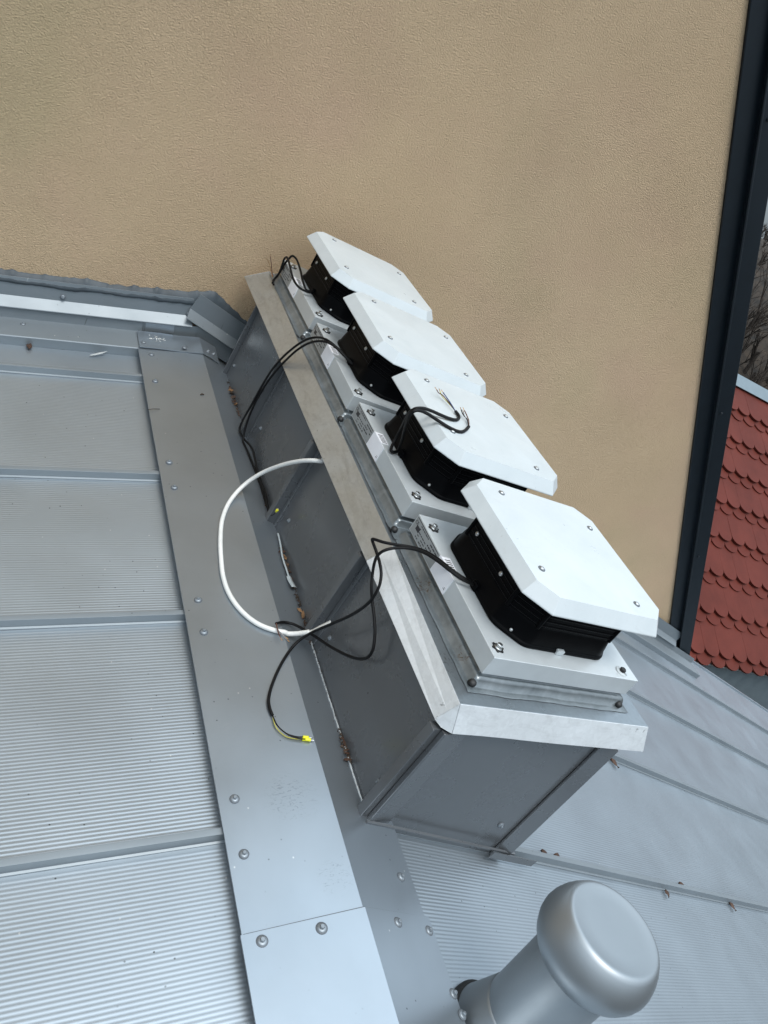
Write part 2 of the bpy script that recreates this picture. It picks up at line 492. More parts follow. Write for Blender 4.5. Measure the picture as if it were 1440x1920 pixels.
MB().sheet([[tuple(on(x, .5145-.03*abs(x)+o, .0016)) for o in (-.004, .0012)] for x in (-.19,-.12,-.06,0,.05,.10,.149)]).build('lap_shadow_strip', M['washer'], roof)  # thin dark strip drawn in place of the shadow line at the lap
flap = MB()
g = []
for k in range(7):
    y = 2.292 + .10*k/6
    g.append([tuple(on(x, y, .004+.002*math.sin(x*30)+.003*(k/6)**2)) for x in (-.186,-.12,-.06,-.004,.0,.03,.06)])
flap.sheet(g)
fo = flap.build('ridge_end_flap', M['cap'], roof)
so_ = fo.modifiers.new('thick', 'SOLIDIFY'); so_.thickness = .0015

for x, y in [(-.164,1.702),(-.163,1.597),(-.159,1.208),(-.160,1.116),(-.163,.733),(-.165,.633),(-.155,2.258),(-.159,2.102)]:
    screw(capF, Lp(x, y, .0012), nL)
for x, y in [(-.164,.493),(-.073,.494)]: screw(capN, Lp(x, y, .004), nL, 1.12)
screw(capF, Rp(.121,.578,.0012), nR)
# closed foot strips under both edges of the cap
for side, x in ((-1, -.166), (1, .132)):
    P = Lp if side < 0 else Rp
    MB().loft([[tuple(P(x, y, PAN)), tuple(P(x, y, -.003)), tuple(P(x+.002*side, y, -.003)), tuple(P(x+.002*side, y, PAN))] for y in (-.9, 2.29)]).build('cap_closure', M['roof'], roof)
for x, y in [(.069,.493),(.143,.484),(.150,.384)]: screw(capN, Rp(x, y, .004), nR, 1.05)
for x, y in [(-.172,2.322),(-.053,2.312)]: screw(fo, Lp(x, y, .007), nL, .9)
for x, y in [(.045,2.335),(.022,2.327)]: screw(fo, Rp(x, y, .006), nR, .8)

# flashing between roof and wall
def flashing(side, x0, x1, y0, fold=True):
    P = Lp if side < 0 else Rp
    th = .0012
    sec = [(y0,PAN),(y0-.001,-.002),(y0+.001,.0005),(2.404,.002),(2.408,.036)]
    n = 14
    rings = []
    for k in range(n):
        x = x0+(x1-x0)*k/(n-1)
        w = .0012*noise.noise(Vector((x*3, y0, 9)))
        rings.append([tuple(P(x, a, b+w)) for a, b in sec] + [tuple(P(x, a+th, b+w-th)) for a, b in reversed(sec)])
    return MB().loft(rings).build('wall_flashing', M['flash'], roof)
def counter(side, x0, x1):
    P = Lp if side < 0 else Rp
    dy = 0 if side < 0 else -.003
    sec = [(2.403+dy,.034),(2.400+dy,.037),(2.401+dy,.039),(2.4295+dy,.062),(2.433+dy,.120),(2.436+dy,.120),(2.433+dy,.061),(2.405+dy,.038)]
    n = 14
    rings = [[tuple(P(x0+(x1-x0)*k/(n-1), a, b+.001*noise.noise(Vector((x0+(x1-x0)*k/(n-1)*2.5, 2, 2))))) for a, b in sec] for k in range(n)]
    return MB().loft(rings).build('counter_flashing', M['flash'], roof)
flashing(-1, -3.2, -.17, 2.296)
flashing(1, .50, 3.76, 2.300)
cL = counter(-1, -3.2, -.022)
cR = counter(1, -.070, 3.47)
# plain upstand behind the ridge end
up = MB()
up.loft([[tuple(on(x, 2.409, -.02)), tuple(on(x, 2.409, .037)), tuple(on(x, 2.412, .037)), tuple(on(x, 2.412, -.02))] for x in (-.19,-.1,-.004,.004,.1,.52)])
up.build('wall_flashing', M['flash'], roof)
# small joint lap on the left flashing
MB().loft([[tuple(Lp(x, 2.4072, .003)), tuple(Lp(x, 2.4092, .037)), tuple(Lp(x, 2.4102, .037)), tuple(Lp(x, 2.4102, .003))] for x in (-.16,-.075)]).build('flashing_lap', M['roof'], roof)
screw(cL, (-.4171, 2.4295, -.0355), (0,-1,.05), .95)
screw(cR, (-.051, 2.4275, .0576), (0,-1,.05), .95)
screw(cL, Lp(-.5022, 2.37, .0015), nL, .9)

# trowelled sealant along the top of the flashing: ragged upper and lower edges
def sealant():
    mb = MB()
    path = []
    x = -3.2
    while x < 3.40: path.append(x); x += .006
    rows = []
    for x in path:
        base = (math.tan(AL)*x if x < 0 else -math.tan(AR)*x)
        bu = .009*noise.noise(Vector((x*9, 0, 0)))+.0055*noise.noise(Vector((x*45, 0, 5)))+.003*noise.noise(Vector((x*150, 0, 5)))
        bl = .007*noise.noise(Vector((x*11, 7, 0)))+.004*noise.noise(Vector((x*50, 7, 3)))
        hump = .018*math.exp(-((x+.02)/.07)**2)
        k = 1 - .35*min(1, max(0, (x-1)/2))
        zt = base + (.134+hump)*k + bu; zb = base + .104*k + bl*.7
        rows.append([(x, 2.4505, zt+.002), (x, 2.4462, zt), (x, 2.438+.002*noise.noise(Vector((x*30,1,1))), zt*.6+zb*.4), (x, 2.4300, zt*.25+zb*.75), (x, 2.4290, zb), (x, 2.4340, zb-.001)])
    mb.sheet(rows, 0, True)
    return mb.build('wall_sealant', M['sealant'], roof)
sealant()
# roof's far edge past the wall: a thin folded verge
MB().loft([[tuple(Rp(x, 2.522, PAN)), tuple(Rp(x, 2.522, PAN+.012)), tuple(Rp(x, 2.536, PAN+.012)), tuple(Rp(x, 2.536, PAN-.12))] for x in (3.5, 8.0)]).build('roof_edge_fold', M['roof'], roof)

# ------------------------------------------------------------------ tan gable wall with its dark verge
wall = empty('gable_wall', (0, 2.6, 0), 'tan stucco gable wall with a dark sloping metal verge along its right edge', 'wall')
V = Vector((math.cos(math.radians(47.6)), 0, -math.sin(math.radians(47.6)))); Np = Vector((math.sin(math.radians(47.6)), 0, math.cos(math.radians(47.6))))
def onv(s, dd, y): q = Np*dd + V*s; return (q.x, y, q.z)
def s_at(x, dd): return (x - Np.x*dd)/V.x
a = onv(s_at(-4.2, 2.0), 2.0, 0); b = onv(s_at(3.52, 2.0), 2.0, 0)
poly = [(-5,-6),(3.52,-6),(b[0],b[2]),(a[0],a[2]),(-5,a[2])]
mb = MB(); mb.prism([(p[0],p[1]) for p in poly], 2.45, 2.75, 0, lambda x,y,z: (x, z, y))
mb.build('stucco_wall', M['stucco'], wall)
# inner trim band flat on the wall, then the proud barge board with a thin lip
def band(d0, d1, y0, y1, name, s0=-6, s1=None, bev=.003, skew=0.0):
    s1a = s_at(3.0, 2.0) + .72 if s1 is None else s1
    m = MB()
    ring = []
    for s in (s0, s1a):
        k = skew*(s1a-s)
        ring.append([onv(s, d0+k, y0), onv(s, d1+k, y0), onv(s, d1+k, y1), onv(s, d0+k, y1)])
    m.loft(ring)
    return m.build(name, M['trim'], wall, bev, 2)
SE = 3.19
band(1.966, 2.08, 2.438, 2.4515, 'verge_trim', s1=SE-.02, skew=.0033)
bb = band(2.038, 2.127, 2.422, 2.60, 'barge_board', s1=SE+.035, skew=.0078)
band(2.034, 2.043, 2.413, 2.425, 'barge_lip', s1=SE+.035, bev=.002, skew=.0078)
for s, dd in ((SE-.045, 2.075),(SE-.022,2.107)):
    p = onv(s, dd, 2.422)
    MB().lathe([(.006,0),(.006,.003),(.004,.005)], 14, 0, True, p, Vector((0,-1,0)).to_track_quat('Z','Y').to_matrix()).build('screw', M['bolt'], bb)
for s in (-.1, 1.2, 2.2):
    MB().lathe([(.007,0),(.007,.003),(.004,.005)], 14, 0, True, onv(s, 2.07+.0078*(SE-s), 2.422), Vector((0,-1,0)).to_track_quat('Z','Y').to_matrix()).build('screw', M['trim'], bb)
# the tan building's own roof running back behind the verge
MB().loft([[onv(-6,2.02,2.60), onv(-6,2.11,2.60), onv(-6,2.11,7), onv(-6,2.02,7)], [onv(SE,2.02,2.60), onv(SE,2.11,2.60), onv(SE,2.11,7), onv(SE,2.02,7)]]).build('gable_roof_slope', M['trim'], wall)

# ------------------------------------------------------------------ sheet-metal curb that carries the fans
curb = empty('roof_curb', (.30, 1.49, -.08), 'long grey sheet-metal curb with a galvanised lid carrying four fans', 'duct')
X0, X1, Y0, Y1 = .085, .517, .690, 2.288
ZT = .262
mb = MB()
bz = lambda x: -math.tan(AR)*x - .06
mb.hexa([(X0,Y0,bz(X0)),(X1,Y0,bz(X1)),(X1,Y1,bz(X1)),(X0,Y1,bz(X0))], [(X0,Y0,ZT),(X1,Y0,ZT),(X1,Y1,ZT),(X0,Y1,ZT)])
body = mb.build('curb_body', M['curb'], curb)
def rx(x, o=0): return -math.tan(AR)*x + o
# upright ribs on the long left face
for y in (1.112, 1.512, 1.898):
    m = MB()
    zb = rx(X0, -.02)
    m.box(X0-.024, X0+.002, y, y+.017, zb+.004, .238)
    m.box(X0-.0035, X0+.002, y-.012, y-.0002, zb+.006, .240)
    m.box(X0-.026, X0-.0242, y-.001, y+.018, zb+.004, .236)
    m.build('curb_rib', M['curb'], curb, .0008, 1)
# corner angles
def angle(name, pts, z0, z1):
    m = MB(); m.prism(pts, z0, z1); return m.build(name, M['curb'], curb, .0008, 1)
zb = rx(X0, -.018)
angle('corner_trim', [(X0-.0225,Y0+.016),(X0-.0225,Y0-.005),(X0-.0205,Y0-.005),(X0-.0205,Y0-.0015),(X0+.001,Y0-.0015),(X0+.001,Y0+.016)], zb, .236)
angle('corner_trim', [(X0-.004,Y0-.0022),(X0-.004,Y0-.012),(X0-.001,Y0-.0135),(X0+.022,Y0-.009),(X0+.052,Y0-.006),(X0+.054,Y0-.001),(X0+.002,Y0-.0022)], zb+.002, .238)
zb2 = rx(X1, -.02)
angle('corner_trim', [(X1-.034,Y0-.001),(X1-.034,Y0-.007),(X1+.002,Y0-.018),(X1+.004,Y0-.018),(X1+.004,Y0-.001)], zb2, .240)
angle('corner_trim', [(X0-.015,Y1-.035),(X0-.015,Y1-.033),(X0-.002,Y1-.031),(X0-.002,Y1+.004),(X0+.0,Y1+.004),(X0+.0,Y1-.035)], zb-.004, ZT-.006)
# base flashing strips
MB().loft([[tuple(Rp(x, Y0-.0165, .0015)), tuple(Rp(x, Y0-.0165, .0050)), tuple(Rp(x, Y0-.012, .0062)), tuple(Rp(x, Y0-.012, .0015))] for x in (X0-.012, .13, X1+.02)]).build('base_flashing', M['curb'], curb)
MB().loft([[tuple(Rp(x, Y0-.0235, PAN+.016)), tuple(Rp(x, Y0-.0225, PAN+.035)), tuple(Rp(x, Y0-.0210, PAN+.035)), tuple(Rp(x, Y0-.0215, PAN+.016))] for x in (X1-.06, X1+.10)]).build('base_flashing', M['curb'], curb)
for y, z in [(2.227,.031),(1.846,.052),(1.460,.038),(1.070,.040),(.722,.038)]: screw(body, (X0, y, z), (-1,0,0), .72)
screw(body, (.435, Y0, -.044), (0,-1,0), .85)

# lid: flat top, skirt flared out on all sides, clipped front corners
ZL, ZS = .296, .245
inner = [(.083,.696),(.572,.693),(.572,2.412),(.118,2.410),(.103,1.95),(.104,1.47),(.099,1.09)]
m = MB()
top = [(x,y,ZL) for x,y in inner]
m.add(top, [tuple(range(7))], 1)
outl = [(.065,.702,ZS+.001),(.063,1.09,ZS),(.0615,1.47,ZS),(.060,1.95,ZS),(.058,2.424,ZS)]
skl = [(.083,.696,ZL),(.099,1.09,ZL),(.104,1.47,ZL),(.103,1.95,ZL),(.118,2.410,ZL)]
rows = []
for (a0, b0) in zip(outl[1:], skl[1:]): rows.append([a0, tuple((Vector(a0)*.5+Vector(b0)*.5)), b0])
m.sheet(rows)
rows = []
for (a0, b0) in zip(outl[:2], skl[:2]):
    for_ = [a0, tuple((Vector(a0)*.5+Vector(b0)*.5)+Vector((0,0,.0004))), b0]; rows.append(for_)
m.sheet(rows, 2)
fl = [(.092,.676,ZS-.001),(.593,.6735,ZS-.001)]
g = []
for k in range(9):
    t = k/8
    a0 = Vector(fl[0]).lerp(Vector(fl[1]), t); b0 = Vector((.083,.696,ZL)).lerp(Vector((.572,.693,ZL)), t)
    w = Vector((0, .0008*math.sin(t*7), .0006*math.sin(t*11)))
    g.append([tuple(a0+w), tuple(b0)])
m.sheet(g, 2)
m.add([(.083,.696,ZL),(.065,.702,ZS+.001),(.0745,.688,ZS-.0015),(.092,.676,ZS-.001)], [(0,1,2,3)], 2)
m.add([(.593,.6735,ZS-.001),(.572,.693,ZL),(.572,2.412,ZL),(.593,2.424,ZS)], [(0,1,2,3)])
m.add([(.572,2.412,ZL),(.118,2.410,ZL),(.058,2.424,ZS),(.593,2.424,ZS)], [(0,1,2,3)])
lid = m.build('curb_lid', [M['galv'], M['lid_top'], M['galv_pale']], curb)
ms = lid.modifiers.new('thick', 'SOLIDIFY'); ms.thickness = .0016; ms.offset = -1
mbv = lid.modifiers.new('edge', 'BEVEL'); mbv.width = .0012; mbv.segments = 2; mbv.limit_method = 'ANGLE'; mbv.angle_limit = math.radians(25)

# wrinkled sealing membrane around each fan foot, with rubber pegs at the corners
FAN = [(.322,.932),(.320,1.352),(.314,1.753),(.320,2.174)]       # nearest the camera first
H = .19
def membrane(cx, cy):
    mb = MB(); n = 44
    rings = []
    prof = [(.020,ZL+.0012),(.012,ZL+.0042),(.008,ZL+.0035),(.004,.3120),(.0015,.3165),(-.004,.3165),(-.007,.3200),(-.0075,.3262)]
    for e, z in prof:
        ring = []
        for side in range(4):
            for k in range(n):
                t = -1 + 2*k/n
                hh = H + e
                x, y = [(t*hh,-hh),(hh,t*hh),(-t*hh,hh),(-hh,-t*hh)][side]
                c = (1-abs(t))
                w = .0022*noise.noise(Vector((x*16+cx, y*16+cy*7, e*40))) + .0007*noise.noise(Vector((x*60, y*60+cy, z*50)))
                if e > .010: w *= 1.6
                if e < -.001: w *= .3
                ln = math.hypot(x, y)
                dx, dy = [(0,-1),(1,0),(0,1),(-1,0)][side]
                xx = x+dx*w; 
                if side == 3: xx = max(xx, -.213+(.322-cx)*0)
                ring.append((cx+xx, cy+y+dy*w, z+.0005*noise.noise(Vector((x*40+3, y*40+cy, 2)))*(0 if e > .015 or z > .32 else 1)))
        rings.append(ring)
    mb.loft(rings, 0, True, False, False)
    return mb.build('sealing_membrane', M['foil'], curb)
for cx, cy in FAN: membrane(cx, cy)
for x, y in [(.128,.742),(.509,.738),(.118,1.141),(.116,1.550),(.121,1.961),(.507,1.141),(.504,1.552),(.507,1.961)]:
    m = MB(); fr = (Matrix.Rotation(.5,3,'X') @ Matrix.Rotation(-.4,3,'Y'))
    m.lathe([(.007,0),(.0082,.004),(.0066,.009),(.0074,.012),(.005,.0150),(.002,.0158)], 14, 0, True, (x,y,ZL+.001), fr)
    m.build('rubber_peg', M['rubber'], curb)
# blobs of mastic between the fan feet
for cy in (1.141, 1.550, 1.960):
    m = MB()
    g = []
    for i in range(30):
        x = .108+.41*i/29
        g.append([(x, cy-.028+.056*j/8, ZL+.002+.006*math.exp(-((j-4)/2.2)**2)*(.6+.6*noise.noise(Vector((x*30, j*.5, cy*9)))) + .0012*noise.noise(Vector((x*70, j*1.1, cy)))) for j in range(9)])
    m.sheet(g, 0, True); m.build('sealing_membrane', M['foil'], curb)
# pale sealant bead along the foot of the left face
m = MB(); pts = []
for k in range(60):
    y = .70 + .42*k/59
    pts.append((X0-.004+.002*noise.noise(Vector((y*60,0,0))), y, rx(X0, .0025)+.0015*noise.noise(Vector((y*110,3,0)))))
m.tube(pts, lambda t: .0018+.0012*noise.noise(Vector((t*90,1,1))), 6, 0, True, 2)
m.build('sealant_bead', M['bead'], curb)

# ------------------------------------------------------------------ fans (local coordinates, origin under the foot box)
LABELS = ['white roof fan nearest the camera, at the open end of the row',
          'white roof fan with two black cable ends lying on its cover plate',
          'white roof fan whose two black cables hang over the lid edge, third from the camera',
          'white roof fan closest to the tan wall, with an upright cable loop beside it']
def make_fan():
    root = empty('roof_fan', (0,0,0), LABELS[0], 'fan', 'roof fans on the curb')
    b = MB(); b.box(-H,H,-H,H,0,.041)
    box = b.build('foot_box', M['box'], root, .0014, 2, local=True)
    for x, y, kind in ((-.170,-.165,0),(.152,-.172,1),(-.171,.150,0),(.168,.165,0)):
        m = MB()
        if kind == 0:
            ring = []
            prof = []
            for k in range(48):
                a = 2*PI*k/48; prof.append(.0112+.0016*math.cos(6*a))
            r1 = [(x+prof[k]*math.cos(2*PI*k/48), y+prof[k]*math.sin(2*PI*k/48), .0412) for k in range(48)]
            r2 = [(p[0],p[1],.0428) for p in r1]
            m.loft([r1,r2], 1)
            m.lathe([(.0078,.0428),(.0078,.0442),(.006,.0447)], 20, 0, True, (x,y,0), None, False, True)
            m.lathe([(.0058,.0447),(.0058,.0500),(.0045,.0512)], 6, 0, False, (x,y,0), None, False, True)
        else:
            m.lathe([(.0128,.0412),(.0128,.0424),(.011,.0434)], 28, 2, True, (x,y,0), None, False, True)
            m.lathe([(.0062,.0434),(.0062,.0490),(.005,.0500)], 6, 1, False, (x,y,0), None, False, True)
            m.box(x+.003, x+.0055, y-.011, y+.002, .0436, .0450, 0)
        m.build('bolt', [M['bolt'], M['rubber'], M['white']], box, local=True)
    # rating label on the left face and a paper sticker folded over the edge
    m = MB(); xl = -H-.0006
    m.box(xl-.0003, xl+.0004, .068, .186, .0035, .0385, 0)
    rnd = random.Random(3)
    for y, z, w, h in [(.165,.021,.016,.010)]: m.box(xl-.0005, xl, y-w/2, y+w/2, z-h/2, z+h/2, 1)
    for r in range(5):
        yy = .120
        while yy < .158:
            w = rnd.uniform(.003,.010)
            if rnd.random() < .8: m.box(xl-.0005, xl, yy, min(yy+w,.160), .0065+.0063*r, .0085+.0063*r, 1)
            yy += w+.002
    m.box(xl-.0005, xl, .072, .184, .0362, .0376, 1)
    for r in range(4):
        yy = .073
        while yy < .112:
            w = rnd.uniform(.004,.012)
            if rnd.random() < .85: m.box(xl-.0005, xl, yy, min(yy+w,.114), .007+.0075*r, .0105+.0072*r, 1)
            yy += w+.002
    rl = m.build('rating_label', [M['plate_label'], M['ink']], box, local=True)
    cu = bpy.data.curves.new('ce_mark', 'FONT'); cu.body = 'CE'; cu.size = .011; cu.extrude = .0002
    to = bpy.data.objects.new('ce_mark', cu); COL.objects.link(to)
    bpy.context.view_layer.update()
    me = bpy.data.meshes.new_from_object(to.evaluated_get(bpy.context.evaluated_depsgraph_get()))
    bpy.data.objects.remove(to); me.materials.clear(); me.materials.append(M['ink'])
    ce = bpy.data.objects.new('ce_mark', me); COL.objects.link(ce); ce.parent = rl
    ce.matrix_local = Matrix(((0,0,-1,xl-.0004),(-1,0,0,.1845),(0,1,0,.024),(0,0,0,1)))
    for v in me.vertices: pass
    m = MB()
    m.box(xl-.0008, xl+.0005, -.002, .066, .002, .0412, 0)
    m.box(-H-.0005, -H+.020, .018, .062, .0412, .0418, 0)
    for r in range(6): m.box(-H+.003, -H+.017, .022+.006*r, .0245+.006*r, .0418, .04195, 1)
    m.box(xl-.00095, xl-.0007, .001, .008, .010, .0112, 1)
    m.box(xl-.00095, xl-.0007, .001, .006, .0135, .0143, 1)
    m.build('paper_sticker', [M['sticker'], M['ink']], box, local=True)
    # black plastic motor housing: rounded tray, recessed louvre drum, posts
    def octa(hx, ch, z, rr=None):
        return [(-hx+ch,-hx,z),(hx-ch,-hx,z),(hx,-hx+ch,z),(hx,hx-ch,z),(hx-ch,hx,z),(-hx+ch,hx,z),(-hx,hx-ch,z),(-hx,-hx+ch,z)]
    def rsq(h, ch, z, k=.016):
        """clipped square with its eight corners rounded a little"""
        P = [Vector(p) for p in octa(h, ch, z)]; ring = []
        for i in range(8):
            p, q, n = P[i], P[i-1], P[(i+1) % 8]
            a = p + (q-p).normalized()*k; c = p + (n-p).normalized()*k
            for t in (0, .25, .5, .75, 1):
                ring.append(tuple(a*(1-t)**2 + p*2*t*(1-t) + c*t*t))
        return ring
    m = MB()
    m.loft([rsq(.1535,.050,.0414), rsq(.1535,.050,.0475), rsq(.1505,.049,.0495), rsq(.1485,.049,.066), rsq(.1450,.048,.086)], 0)
    hs = m.build('motor_housing', M['black'], root, .0015, 2, local=True, angle=28)
    m = MB()
    m.loft([rsq(.1444,.0478,.080), rsq(.1444,.0478,.166)], 0)
    for k in range(8):
        a = PI/4*k + PI/8; P = [Vector(p) for p in octa(.1448, .048, 0)]; p = P[k]
        m.lathe([(.0045,.084),(.0045,.152)], 10, 0, True, (p.x*.985, p.y*.985, 0))
    m.build('louvre_drum', M['black'], hs, .002, 2, local=True)
    m = MB()
    for z in (.090,.101,.112,.123,.134,.145): m.loft([rsq(.1455,.0482,z), rsq(.1455,.0482,z+.0045)], 0)
    m.build('louvre_ring', M['black'], hs, .001, 1, local=True)
    m = MB(); m.lathe([(.0034,0),(.0034,.0018),(.002,.003)], 10, 0, True, (-.1255,-.1255,.054), Vector((-1,-1,.8)).normalized().to_track_quat('Z','Y').to_matrix()); m.build('screw', M['bolt'], hs, local=True)
    for x, y, z in ((-.1475,.068,.108),(-.1475,-.042,.108)):
        m = MB(); m.lathe([(.005,0),(.005,.002),(.0025,.004)], 12, 0, True, (x+.003,y,z), Vector((-1,0,.2)).normalized().to_track_quat('Z','Y').to_matrix()); m.build('screw', M['bolt'], hs, local=True)
    # notched skirt clips on the tray edge
    m = MB(); m.box(-.022,-.004,-.1575,-.150,.0414,.052); m.build('cable_clip', M['box'], hs, .001, 1, local=True)
    m = MB(); m.box(-.157,-.148,-.026,-.008,.0414,.058); m.build('cable_gland', M['black'], hs, .003, 2, local=True)
    # white cover plate: clipped square, skirt sloping outwards, faint cross-break
    m = MB()
    r0 = octa(.178,.044,.1500); r1 = octa(.1825,.045,.1475); r2 = octa(.1825,.045,.1500); r3 = octa(.1645,.034,.1755)
    m.loft([r0, r1, r2, r3], 0, False, True, False)
    n0 = len(m.v); m.v += [(0,0,.1779)] ; 
    base = n0-8
    mids = [((m.v[base+i][0]+m.v[base+(i+1)%8][0])/2, (m.v[base+i][1]+m.v[base+(i+1)%8][1])/2, .1755) for i in range(8)]
    # cross-break along the plate's length and width
    c = n0
    m.v += mids
    for i in range(8):
        m.f.append([base+i, n0+1+i, c]); m.mi.append(0); m.sm.append(False)
        m.f.append([n0+1+i, base+(i+1)%8, c]); m.mi.append(0); m.sm.append(False)
    pl = m.build('cover_plate', M['white'], root, local=True)
    bv = pl.modifiers.new('edge','BEVEL'); bv.width = .0010; bv.segments = 2; bv.limit_method = 'ANGLE'; bv.angle_limit = math.radians(12)
    for k in range(4):
        a = math.radians(36+90*k + (0 if k != 1 else 3)); r = .163
        x, y = r*math.cos(a), r*math.sin(a)
        m = MB()
        m.lathe([(.0070,0.1759),(.0070,0.1773),(.0055,0.1776)], 22, 1, True, (x,y,0), None, False, True)
        m.lathe([(.0046,0.1776),(.0042,0.1792),(.0026,0.1796)], 18, 0, True, (x,y,0), None, False, True)
        m.build('screw', [M['bolt'], M['washer']], pl, local=True)
    return root
def copy_tree(o, parent=None):
    c = o.copy(); COL.objects.link(c); c.parent = parent
    for ch in list(o.children): copy_tree(ch, c)
    return c
proto = make_fan()
fans = [proto] + [copy_tree(proto) for _ in range(3)]
for f, (x, y), l, rz in zip(fans, FAN, LABELS, (0, .3, -.6, .4)):
    f.location = (x, y, .3255); f.rotation_euler = (0,0,math.radians(rz)); f['label'] = l
bpy.context.view_layer.update()

# ------------------------------------------------------------------ cables
def clamp(p, r):
    z = (on(p.x, p.y, .0015).z if p.x < X0 else ZL)
    if p.z < z + r*1.02 and p.x < X0+.01 and p.z < .2: p = Vector((p.x, p.y, z + r*1.02))
    if X0-.06 < p.x and p.z < .24 and p.x > X0 - r: p = Vector((X0 - r*1.05, p.y, p.z))
    return p
def cable(fan, pts, wires, r=.0031, name='power_cable', it=1):
    root = fan
    mb = MB(); mb.tube(smooth_path(pts, it), r, 12, 0, True, 7, clamp)
    def attach(o, par):
        # the fan is already moved (and slightly turned): keep the world position
        o.parent = par; bpy.context.view_layer.update()
        o.matrix_parent_inverse = par.matrix_world.inverted()
        return o
    c = attach(mb.build(name, M['cable']), root)
    c.location = (0,0,0)
    for path, mat, ferr in wires:
        w = MB(); w.tube(path, .0009 if mat in ('yg','brass') else .0012, 8, 0, True, 6)
        mats = [M[mat]]
        if ferr:
            P = [Vector(q) for q in path]; dd = (P[-1]-P[-2]).normalized()
            w.tube([P[-1], P[-1]+dd*.006, P[-1]+dd*.011], .0032, 10, 1, True, 2); mats.append(M[ferr])
            w.tube([P[-1]+dd*.010, P[-1]+dd*.014, P[-1]+dd*.019], .0009, 6, 2, True, 2); mats.append(M['bolt'])
        else:
            P = [Vector(q) for q in path]; dd = (P[-1]-P[-2]).normalized()
            w.tube([P[-1], P[-1]+dd*.005, P[-1]+dd*.008], .0008, 6, 1, True, 2); mats.append(M['brass'])
        attach(w.build('wire', mats), c)
    return c
A4 = [(0.171, 0.9278, 0.372), (0.1463, 0.9291, 0.376), (0.1276, 0.9493, 0.374), (0.1191, 0.9892, 0.366), (0.1069, 1.0186, 0.355), (0.0902, 1.0374, 0.343), (0.0612, 1.0439, 0.332), (0.0447, 1.0575, 0.322), (0.0349, 1.0727, 0.314), (0.0343, 1.0823, 0.308), (0.045, 1.085, 0.2983), (0.046, 1.0595, 0.2962), (0.047, 1.0258, 0.2908), (0.047, 1.0036, 0.2835), (0.046, 0.9875, 0.2632), (0.045, 0.9821, 0.2288), (0.043, 1.0024, 0.1721), (0.039, 1.0391, 0.1082), (0.033, 1.0725, 0.0425), (0.0152, 1.0744, 0.0085), (-0.0203, 1.0274, 0.0007), (-0.0566, 0.9661, -0.0092), (-0.0699, 0.9309, -0.0128), (-0.0707, 0.9119, -0.013), (-0.0676, 0.8949, -0.0132)]
A4w1 = [(-0.0682, 0.8942, -0.0123), (-0.0659, 0.8683, -0.0086), (-0.0525, 0.8495, -0.006), (-0.0353, 0.8418, -0.0034), (-0.0222, 0.8398, -0.0009)]
A4w2 = [(-0.0682, 0.8942, -0.0123), (-0.0675, 0.8684, -0.0121), (-0.055, 0.8481, -0.0108), (-0.0381, 0.8389, -0.0062), (-0.0237, 0.8359, -0.0023)]
B4 = [(0.1622, 0.914, 0.378), (0.1348, 0.9146, 0.382), (0.1136, 0.9318, 0.382), (0.1046, 0.9693, 0.374), (0.0956, 1.0033, 0.362), (0.0793, 1.0221, 0.35), (0.0514, 1.0284, 0.338), (0.0325, 1.0282, 0.326), (0.0229, 1.0244, 0.313), (0.045, 1.0458, 0.2813), (0.044, 1.028, 0.2661), (0.044, 1.0102, 0.2471), (0.055, 0.9943, 0.2258), (0.06, 0.9668, 0.2094), (0.064, 0.9397, 0.1928), (0.066, 0.9142, 0.164), (0.066, 0.9177, 0.1413), (0.066, 0.9542, 0.105), (0.062, 1.0142, 0.0626), (0.05, 1.0897, 0.027), (0.037, 1.1344, 0.0041), (0.01, 1.1448, -0.0026), (-0.0215, 1.1147, 0.0149)]
B4w1 = [(-0.0215, 1.1147, 0.0149), (-0.0173, 1.1004, 0.0098), (-0.0077, 1.0904, 0.0062), (0.0015, 1.083, 0.0045)]
B4w2 = [(-0.0215, 1.1147, 0.0149), (-0.02, 1.0972, 0.0111), (-0.0179, 1.0869, 0.0096), (-0.0157, 1.0827, 0.0082)]
W = [(0.1, 1.4669, 0.2268), (0.075, 1.4535, 0.2298), (0.06, 1.4733, 0.2137), (0.05, 1.4949, 0.1938), (0.035, 1.5426, 0.1402), (0.02, 1.593, 0.0699), (-0.003, 1.6005, 0.0137), (-0.0468, 1.5403, -0.0055), (-0.0738, 1.471, -0.0138), (-0.0868, 1.4029, -0.0174), (-0.0954, 1.3242, -0.0197), (-0.1018, 1.2756, -0.0214), (-0.0986, 1.2173, -0.0206), (-0.0824, 1.167, -0.0162), (-0.0552, 1.1269, -0.0088), (-0.0205, 1.0987, 0.0027), (0.02, 1.1036, -0.0013), (0.04, 1.0835, 0.0351), (0.052, 1.0781, 0.0586), (0.062, 1.0728, 0.0829)]
A3 = [(0.1602, 1.342, 0.374), (0.143, 1.3289, 0.372), (0.1362, 1.3333, 0.374), (0.139, 1.3435, 0.378), (0.1558, 1.3681, 0.39), (0.1498, 1.3635, 0.42), (0.1198, 1.3286, 0.465), (0.0888, 1.2843, 0.5), (0.0853, 1.2711, 0.516), (0.1117, 1.2857, 0.517), (0.1387, 1.2957, 0.513), (0.1734, 1.3005, 0.508), (0.2033, 1.3042, 0.506), (0.2213, 1.307, 0.506), (0.2389, 1.3244, 0.506), (0.2452, 1.3403, 0.506), (0.238, 1.3509, 0.508)]
A3w1 = [(0.238, 1.3509, 0.508), (0.2316, 1.3795, 0.51), (0.2204, 1.4001, 0.513), (0.2077, 1.3989, 0.515), (0.2039, 1.4072, 0.517)]
A3w2 = [(0.238, 1.3509, 0.508), (0.2327, 1.3749, 0.512), (0.2265, 1.3959, 0.515), (0.2202, 1.4036, 0.518)]
